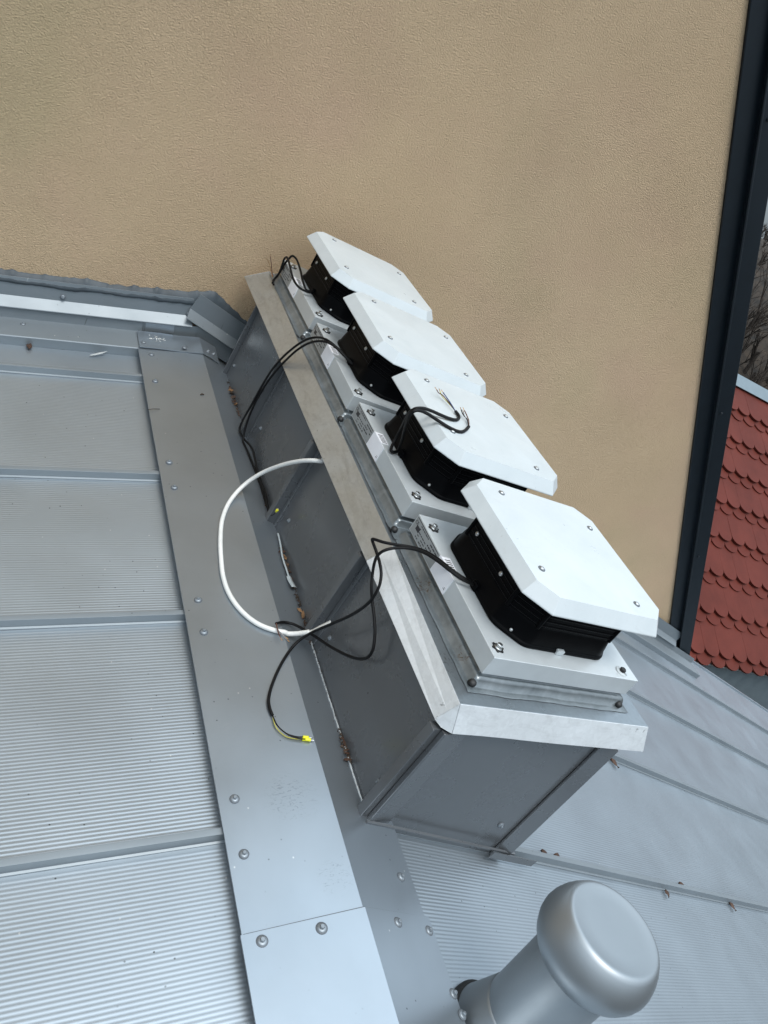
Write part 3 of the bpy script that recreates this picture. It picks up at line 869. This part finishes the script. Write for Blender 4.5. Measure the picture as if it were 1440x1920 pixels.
A3w3 = [(0.238, 1.3509, 0.508), (0.2319, 1.3804, 0.508), (0.2212, 1.4005, 0.51), (0.2212, 1.4186, 0.513)]
B3 = [(0.1621, 1.3457, 0.378), (0.1554, 1.3418, 0.4), (0.1328, 1.3228, 0.43), (0.1055, 1.2969, 0.465), (0.0811, 1.2693, 0.498), (0.0811, 1.2648, 0.512), (0.0945, 1.27, 0.516), (0.1228, 1.2806, 0.512), (0.1484, 1.2728, 0.507), (0.1765, 1.2617, 0.505), (0.1998, 1.2552, 0.505), (0.216, 1.261, 0.505), (0.2367, 1.2797, 0.506), (0.2512, 1.2977, 0.507)]
B3w1 = [(0.2512, 1.2977, 0.507), (0.2629, 1.3238, 0.509), (0.2625, 1.3414, 0.513), (0.2579, 1.3504, 0.517)]
B3w2 = [(0.2512, 1.2977, 0.507), (0.262, 1.3269, 0.508), (0.2551, 1.3361, 0.511), (0.2571, 1.3493, 0.513)]
A2 = [(0.1662, 1.7341, 0.376), (0.1393, 1.743, 0.385), (0.1229, 1.757, 0.39), (0.1017, 1.7812, 0.392), (0.088, 1.7928, 0.388), (0.097, 1.8449, 0.3633), (0.088, 1.8595, 0.3479), (0.078, 1.8649, 0.3323), (0.068, 1.8752, 0.3001), (0.056, 1.8869, 0.2554), (0.048, 1.8851, 0.2146), (0.044, 1.8888, 0.1642), (0.045, 1.8843, 0.0773), (0.05, 1.9038, 0.0181), (0.052, 1.9086, -0.006), (0.062, 1.8712, -0.0143), (0.069, 1.8224, 0.0066), (0.072, 1.7916, 0.0076), (0.074, 1.7629, -0.0024), (0.077, 1.7202, -0.014), (0.077, 1.6699, -0.0099), (0.077, 1.6267, -0.0067), (0.077, 1.6003, -0.0092), (0.076, 1.5585, -0.0169)]
A2w = [(0.072, 1.5514, -0.012), (0.064, 1.5169, 0.0007), (0.057, 1.4924, 0.0217), (0.052, 1.4806, 0.0411)]
B2 = [(0.1584, 1.7113, 0.382), (0.1289, 1.7198, 0.39), (0.1125, 1.7515, 0.394), (0.0955, 1.7713, 0.392), (0.092, 1.8175, 0.3671), (0.08, 1.8431, 0.339), (0.07, 1.8571, 0.303), (0.06, 1.8612, 0.2673), (0.052, 1.8638, 0.2294), (0.05, 1.8829, 0.1829), (0.05, 1.8914, 0.0874), (0.055, 1.8812, 0.03), (0.06, 1.8563, -0.0235), (0.067, 1.8096, -0.0405), (0.07, 1.7611, -0.0292), (0.074, 1.7257, -0.0155), (0.076, 1.6888, -0.016), (0.076, 1.6258, -0.0213), (0.075, 1.5706, -0.022)]
B2w = [(0.075, 1.5706, -0.022), (0.072, 1.5402, -0.0172), (0.072, 1.523, -0.0096)]
A1 = [(0.1724, 2.1613, 0.374), (0.144, 2.1447, 0.374), (0.1337, 2.1752, 0.385), (0.1363, 2.2277, 0.393), (0.1345, 2.2877, 0.402), (0.1255, 2.3107, 0.402), (0.124, 2.3237, 0.386), (0.123, 2.3344, 0.36), (0.1229, 2.3376, 0.332), (0.1193, 2.3342, 0.315), (0.1106, 2.3239, 0.303), (0.1053, 2.2929, 0.301)]
B1 = [(0.1599, 2.1286, 0.38), (0.1251, 2.1136, 0.38), (0.1084, 2.124, 0.38), (0.1, 2.1573, 0.382), (0.095, 2.1925, 0.392), (0.0971, 2.253, 0.4), (0.0998, 2.2849, 0.398), (0.1022, 2.3013, 0.385), (0.1109, 2.3153, 0.36), (0.1145, 2.3184, 0.332), (0.1114, 2.3219, 0.31), (0.1028, 2.3, 0.302)]
A1w = [(0.1139, 2.3499, 0.303), (0.1033, 2.3606, 0.318), (0.084, 2.3483, 0.34), (0.0678, 2.3353, 0.352)]
B1w = [(0.1163, 2.352, 0.303), (0.1069, 2.3599, 0.318), (0.0962, 2.36, 0.336), (0.0788, 2.3525, 0.36)]
strip = [(0.08, 1.4652, -0.0132), (0.078, 1.4283, -0.0148), (0.07, 1.3735, -0.0165), (0.07, 1.3258, -0.0138), (0.07, 1.295, -0.012), (0.07, 1.2637, -0.0055)]

def sh(p, dx=0, dy=0, dz=0): return [(x+dx*i/(len(p)-1), y+dy*i/(len(p)-1), z+dz*i/(len(p)-1)) for i,(x,y,z) in enumerate(p)]
cable(fans[0], A4, [(A4w1,'cable','yellow'),(A4w2,'yg','yellow'),(sh(A4w1,.002,-.006,.002),'cable','yellow')])
cable(fans[0], B4, [(B4w1,'greyw',None),(B4w2,'brown',None),(sh(B4w1,-.004,.004,.003),'greyw',None)])
cable(fans[1], A3, [(A3w1,'brown',None),(A3w2,'blue',None),(A3w3,'yg',None)], .0036)
cable(fans[1], B3, [(B3w1,'brown',None),(B3w2,'greyw',None),(sh(B3w2,-.006,.004,.002),'cable',None)], .0036)
cable(fans[2], A2, [(A2w,'cable','yellow')])
cable(fans[2], B2, [(B2w,'yg',None)])
cable(fans[3], A1, [(A1w,'brass',None)], .0033, it=0)
cable(fans[3], B1, [(B1w,'brown',None)], .0033, it=0)

wc = empty('white_cable', W[6], 'thick white cable looping out from under the curb lid onto the ridge cap', 'cable')
mb = MB(); mb.tube(smooth_path(W[:-2],1), .0053, 14, 0, True, 8, clamp)
mb.build('cable_sheath', M['white_cable'], wc)
mb = MB()
P = spline(W[-4:], 8)[6:]
g = []
for i, p in enumerate(P):
    k = i/(len(P)-1); w = .0052+.001*math.sin(k*3)
    p = clamp(p, .003)
    g.append([tuple(p+Vector((-.002,-w,-.001))), tuple(p+Vector((0,0,.0022))), tuple(p+Vector((.002,w,0)))])
mb.sheet(g, 0, True)
o = mb.build('slit_cable_end', M['white_cable'], wc); q = o.modifiers.new('thick','SOLIDIFY'); q.thickness = .0014

# ------------------------------------------------------------------ vent flue
TOP = Vector((.242, .340, .25)); FX, FY = .247, .320
fz = rx(FX, -.03)
AX = (TOP - Vector((FX, FY, fz))).normalized(); TILT = AX.to_track_quat('Z','Y').to_matrix()
flue = empty('vent_flue', (FX, FY, fz), 'silver round vent flue with a domed cap at the bottom right', 'vent pipe')
fr = nR.to_track_quat('Z','Y').to_matrix()
fl = MB(); fl.lathe([(.1010,-.01),(.1010,.008),(.0980,.012),(.090,.016)], 48, 0, True, (FX,FY,fz), fr, False, False)
fl.build('base_flashing', M['rubber'], flue)
def turned(name, prof, seg=64):
    m = MB(); m.lathe(prof, seg, 0, True, TOP, TILT); return m.build(name, M['flue'], flue)
turned('collar', [(.0960,-.38),(.0960,-.336),(.0945,-.328),(.0900,-.316),(.0705,-.246),(.0685,-.241),(.0655,-.2405)])
pipe = turned('pipe', [(.0655,-.25),(.0672,-.2495),(.0680,-.246),(.0683,-.10),(.0672,-.075),(.0672,-.060)])
cap = turned('rain_cap', [(.0672,-.084),(.0680,-.0845),(.0700,-.0870),(.0730,-.0875),(.0800,-.0840),(.0885,-.0730),(.0938,-.0600),(.0955,-.0490),(.0945,-.0385),(.0910,-.0262),(.0858,-.0148),(.0805,-.0066),(.0772,-.0028),(.0738,-.0006),(.0708,0),(.0676,-.0008),(.045,-.0010),(.015,-.0010)], 72)
# lapped seam up the pipe and two small dents of the pressed cap rim
m = MB(); sd = Vector((-.30,-.95,0)).normalized(); t = AX.cross(sd).normalized()
m.loft([[tuple(TOP + AX*z + sd*.0676 - t*.003), tuple(TOP + AX*z + sd*.0692 - t*.003), tuple(TOP + AX*z + sd*.0690 + t*.003), tuple(TOP + AX*z + sd*.0676 + t*.003)] for z in (-.246, -.095)])
screw(flue, Rp(.152,.352,.006), nR, 1.0)

# ------------------------------------------------------------------ red-roofed house behind
YE, ZE, SL = 3.40, -1.685, math.radians(34)
house = empty('red_roof_house', (7, 5, -4), 'neighbouring house with a red scalloped tile roof beyond the dark verge', 'house')
def T(x, s, o=0): return (x, YE+s*math.cos(SL)-o*math.sin(SL), ZE+s*math.sin(SL)+o*math.cos(SL))
TW, NR_, SLEN = .222, 8, 3.15
STEP = SLEN/NR_
m = MB()
XA, XB = 3.9, 11.5
m.add([T(XA,-.02,-.03),T(XB,-.02,-.03),T(XB,SLEN,-.03),T(XA,SLEN,-.03)], [(0,1,2,3)])
def tile(x, s_bot, s_top, o0, o1, rnd):
    w = TW*.497; n = 9; pts = []
    for k in range(n+1):
        a = PI*k/n
        pts.append((x - w*math.cos(a), s_bot + w*.72*(1-math.sin(a))))
    pts += [(x+w, s_top), (x-w, s_top)]
    tb = [T(px, ps, (o0+(o1-o0)*(ps-s_bot)/(s_top-s_bot))) for px, ps in pts]
    bb_ = [T(px, ps, (o0+(o1-o0)*(ps-s_bot)/(s_top-s_bot))-.020) for px, ps in pts]
    nn = len(pts)
    m.add(tb+bb_, [tuple(range(nn))]+[(i,i+nn,(i+1)%nn+nn,(i+1)%nn) for i in range(nn)])
rnd = random.Random(5)
nx = int((XB-XA)/TW)
PH = 5.56
for r in range(NR_):
    s0 = r*STEP - .02
    for k in range(nx):
        x = PH - TW*6 + k*TW
        if x < XA or x > XB: continue
        o = rnd.uniform(0,.004)
        tile(x+TW/2, s0-.075, s0+.25, .036, .012, rnd)                     # lower course, half offset
        tile(x, s0+.015, s0+STEP+.05, .058+o, .008, rnd)                    # upper course
m.build('tiled_roof', M['red'], house)
m = MB()
m.loft([[T(x, SLEN-.06, .04), T(x, SLEN-.06, .047), T(x, SLEN+.10, .055), T(x, SLEN+.10, .02)] for x in (XA, XB)])
m.build('ridge_flashing', M['clad'], house)
m = MB()
m.loft([[(x, YE-.045, ZE-.06), (x, YE-.045, ZE-.050), (x, YE+.05, ZE-.028), (x, YE+.05, ZE-.06)] for x in (XA, XB)])
m.build('eave_strip', M['box'], house)
m = MB(); m.box(XA, XB, YE-.005, YE+.1, -7, ZE-.062); m.build('metal_clad_wall', M['clad'], house)
m = MB()
m.add([T(XA,SLEN+.1,-.02),T(XB,SLEN+.1,-.02),(XB,YE+5.6,ZE-.1),(XA,YE+5.6,ZE-.1)],[(0,1,2,3)])
m.build('rear_roof_slope', M['red'], house)

# ------------------------------------------------------------------ ground, hillside and bare woods
m = MB(); m.add([(-900,-900,-9),(900,-900,-9),(900,900,-9),(-900,900,-9)], [(0,1,2,3)])
g = m.build('ground', M['ground']); tag(g, 'bare winter ground around the buildings', 'ground', None, 'structure')
def hz(x, y):
    dd = math.hypot(x, y)
    t = max(0, min(1, (dd-14)/34)); t = t*t*(3-2*t)
    return -9 + 11.6*t + .9*noise.noise(Vector((x*.08, y*.08, 0)))*t
m = MB(); grid = []
for i in range(50):
    r = 12 + 70*i/49
    grid.append([(r*math.sin(a), r*math.cos(a), hz(r*math.sin(a), r*math.cos(a))) for a in [math.radians(6*j) for j in range(61)]])  # full circle: the unseen ring behind the camera is added to darken low reflections
m.sheet(grid, 0, True)
h = m.build('hillside', M['hill']); tag(h, 'brown leaf-covered hillside behind the red roof, with an added unseen ring around the camera', 'hillside', None, 'structure')
# bare trees one can tell apart only as a mass: one object
m = MB(); rnd = random.Random(11)
def branch(p, d, L, r, lvl):
    q = p + d*L
    n = 5 if lvl < 2 else 3
    t = d.orthogonal().normalized(); u = d.cross(t)
    ra = [tuple(p+t*r*math.cos(2*PI*k/n)+u*r*math.sin(2*PI*k/n)) for k in range(n)]
    r2 = r*.62
    rb = [tuple(q+t*r2*math.cos(2*PI*k/n)+u*r2*math.sin(2*PI*k/n)) for k in range(n)]
    m.loft([ra, rb], 0 if lvl < 1 else 1, lvl < 2, False, False)
    if lvl >= 3: return
    for k in range(rnd.randint(2, 4)):
        nd = (d + Vector((rnd.uniform(-1,1), rnd.uniform(-1,1), rnd.uniform(-.15,.8)))*.75).normalized()
        branch(p + d*L*rnd.uniform(.45,1), nd, L*rnd.uniform(.5,.78), r2*rnd.uniform(.5,.8), lvl+1)
for k in range(230):
    a = math.radians(rnd.uniform(44, 60)); r = rnd.uniform(30, 52)
    x, y = r*math.sin(a), r*math.cos(a)
    hgt = rnd.uniform(1.0, 2.1)*(1 if r < 36 else .3)
    branch(Vector((x, y, hz(x,y)-.2)), Vector((rnd.uniform(-.12,.12), rnd.uniform(-.12,.12), 1)).normalized(), hgt, rnd.uniform(.05,.11), 0)
w = m.build('bare_woods', [M['bark'], M['twig']]); tag(w, 'bare brown winter woods on the hillside behind the red roof', 'woods', None, 'stuff')

# ------------------------------------------------------------------ small things lying about
def leaf(x, y, s, rot, label, mat='leaf', lift=.002):
    p = Rp(x, y, PAN+lift) if x > 0 else Lp(x, y, PAN+lift)
    n = nR if x > 0 else nL
    fr = n.to_track_quat('Z','Y').to_matrix() @ Matrix.Rotation(rot, 3, 'Z')
    m = MB(); g = []
    for i in range(9):
        t = i/8; w = s*.42*math.sin(PI*min(1,t*.93+.04))**.8*(1+.25*noise.noise(Vector((i*1.7,x*20,0))))
        g.append([tuple(p + fr @ Vector(((t-.5)*s*1.5, w*q, .18*s*abs(q)**1.3 + .12*s*math.sin(t*5+q*2) + .004))) for q in (-1,-.5,0,.5,1)])
    m.sheet(g, 0, True)
    o = m.build('dry_leaf', M[mat]); q = o.modifiers.new('thick','SOLIDIFY'); q.thickness = .0008
    return tag(o, label, 'leaf', 'dry leaves on the roof')
leaf(.723,.712,.020,.3,'curled brown leaf on the seam just beyond the loose flashing end at the curb foot')
leaf(.783,.715,.020,1.2,'dark brown leaf caught on the seam, second from the curb foot')
leaf(1.473,.712,.021,.7,'small brown leaf on the seam above and right of the flue cap')
leaf(1.325,.676,.017,-.3,'brown leaf lying below the seam, right behind the flue cap')
leaf(1.80,.678,.020,.4,'brown leaf fragment on the seam at the right edge of the picture')
leaf(1.512,1.150,.026,.6,'brown leaf on the upper right seam near the lid corner')
leaf(-.485,2.284,.020,.05,'dark brown leaf under the fold of the left wall flashing')
m = MB(); g = []
pa, pb = Lp(-.325,2.262,PAN+.008), Lp(-.276,2.288,PAN+.012)
for i in range(9):
    t = i/8; p = pa.lerp(pb, t); w = .006*math.sin(PI*(t*.85+.1))
    g.append([tuple(p+Vector((0,-w,0))), tuple(p+Vector((0,0,.002))), tuple(p+Vector((0,w,0)))])
m.sheet(g,0,True); o = m.build('feather', M['bead']); q = o.modifiers.new('thick','SOLIDIFY'); q.thickness = .0006
tag(o, 'pale feather lying on the panel below the left wall flashing', 'feather')
m = MB(); m.tube([Lp(-.1935,1.9409,.004), Lp(-.18,1.944,.006), Lp(-.162,1.9504,.003)], .0009, 6); o = m.build('twig', M['dirt']); tag(o, 'thin dark twig at the left edge of the ridge cap', 'twig')
m = MB(); m.tube([Lp(-.040,2.043,.003), Lp(-.036,2.047,.0035), Lp(-.030,2.046,.003)], .0022, 6); o = m.build('bark_chip', M['dirt']); tag(o, 'small dark bark chip on the ridge cap near the ridge line', 'chip')
# peeled strip of grey plastic at the foot of the curb
m = MB(); P = [clamp(p, .004) for p in spline(strip, 6)]; g = []
for i, p in enumerate(P):
    k = i/(len(P)-1); w = .0022 + (.0042 if k > .72 else 0)
    g.append([tuple(p+Vector((-w,0,.001))), tuple(p+Vector((0,0,.0028))), tuple(p+Vector((w,0,.001)))])
m.sheet(g,0,True); o = m.build('plastic_strip', M['strip']); q = o.modifiers.new('thick','SOLIDIFY'); q.thickness = .001
tag(o, 'peeled grey plastic strip lying along the foot of the curb', 'strip')
# rotted leaves, grit and mould in the gap along the curb's foot
m = MB(); rnd = random.Random(21)
def flake(p, s, mi):
    a = rnd.uniform(0,6.28); u = Vector((math.cos(a),math.sin(a),rnd.uniform(-.4,.5)))*s; w = Vector((-math.sin(a),math.cos(a),rnd.uniform(-.3,.6)))*s*.45
    m.add([tuple(p-u), tuple(p-u*.3+w+Vector((0,0,.002))), tuple(p+u*.5+w*.8), tuple(p+u*1.1), tuple(p+u*.4-w), tuple(p-u*.4-w*.9)], [(0,1,5),(1,4,5),(1,2,4),(2,3,4)], mi)
def crumb(p, s, mi):
    v = [Vector((rnd.uniform(-1,1),rnd.uniform(-1,1),rnd.uniform(-.2,.8)))*s for _ in range(6)]
    m.add([tuple(p+q) for q in v], [(0,1,2),(0,2,3),(0,3,4),(1,2,5),(2,3,5),(3,4,5),(0,4,1),(1,4,5)], mi)
for (ya, yb, n, big) in [(1.10,1.42,190,.0042),(1.55,1.72,70,.0035),(2.0,2.20,90,.005),(.80,.88,70,.0045),(.70,1.10,60,.0018),(.95,1.10,30,.002)]:
    for k in range(n):
        y = rnd.uniform(ya, yb); x = X0-.001-abs(rnd.gauss(0,.005))
        crumb(Rp(x, y, .003), rnd.uniform(.3,1)*big, rnd.choice([0,0,0,1,2 if big < .002 else 0]))
for ya, yb, n in ((2.06,2.16,9),(1.30,1.41,10),(.80,.87,6),(1.12,1.2,3),(1.6,1.66,3)):
    for k in range(n):
        y = rnd.uniform(ya, yb); flake(Rp(X0-.005-abs(rnd.gauss(0,.005)), y, .006), rnd.uniform(.005,.012), rnd.choice([1,1,0,3]))
o = m.build('debris', [M['dirt'], M['leaf'], M['grit'], M['tanleaf']]); tag(o, 'rotted leaves and grit packed along the foot of the curb', 'debris', None, 'stuff')
# bird droppings and grit specks: a few lumps with their own shape
m = MB()
for k in range(26):
    p = Lp(-.133+rnd.gauss(0,.013), 2.352+rnd.gauss(0,.007), .008); crumb(p, rnd.uniform(.0015,.004), 0)
o = m.build('bird_dropping', M['drop']); tag(o, 'white bird dropping on the ridge end flap by the wall', 'bird dropping', None, 'stuff')
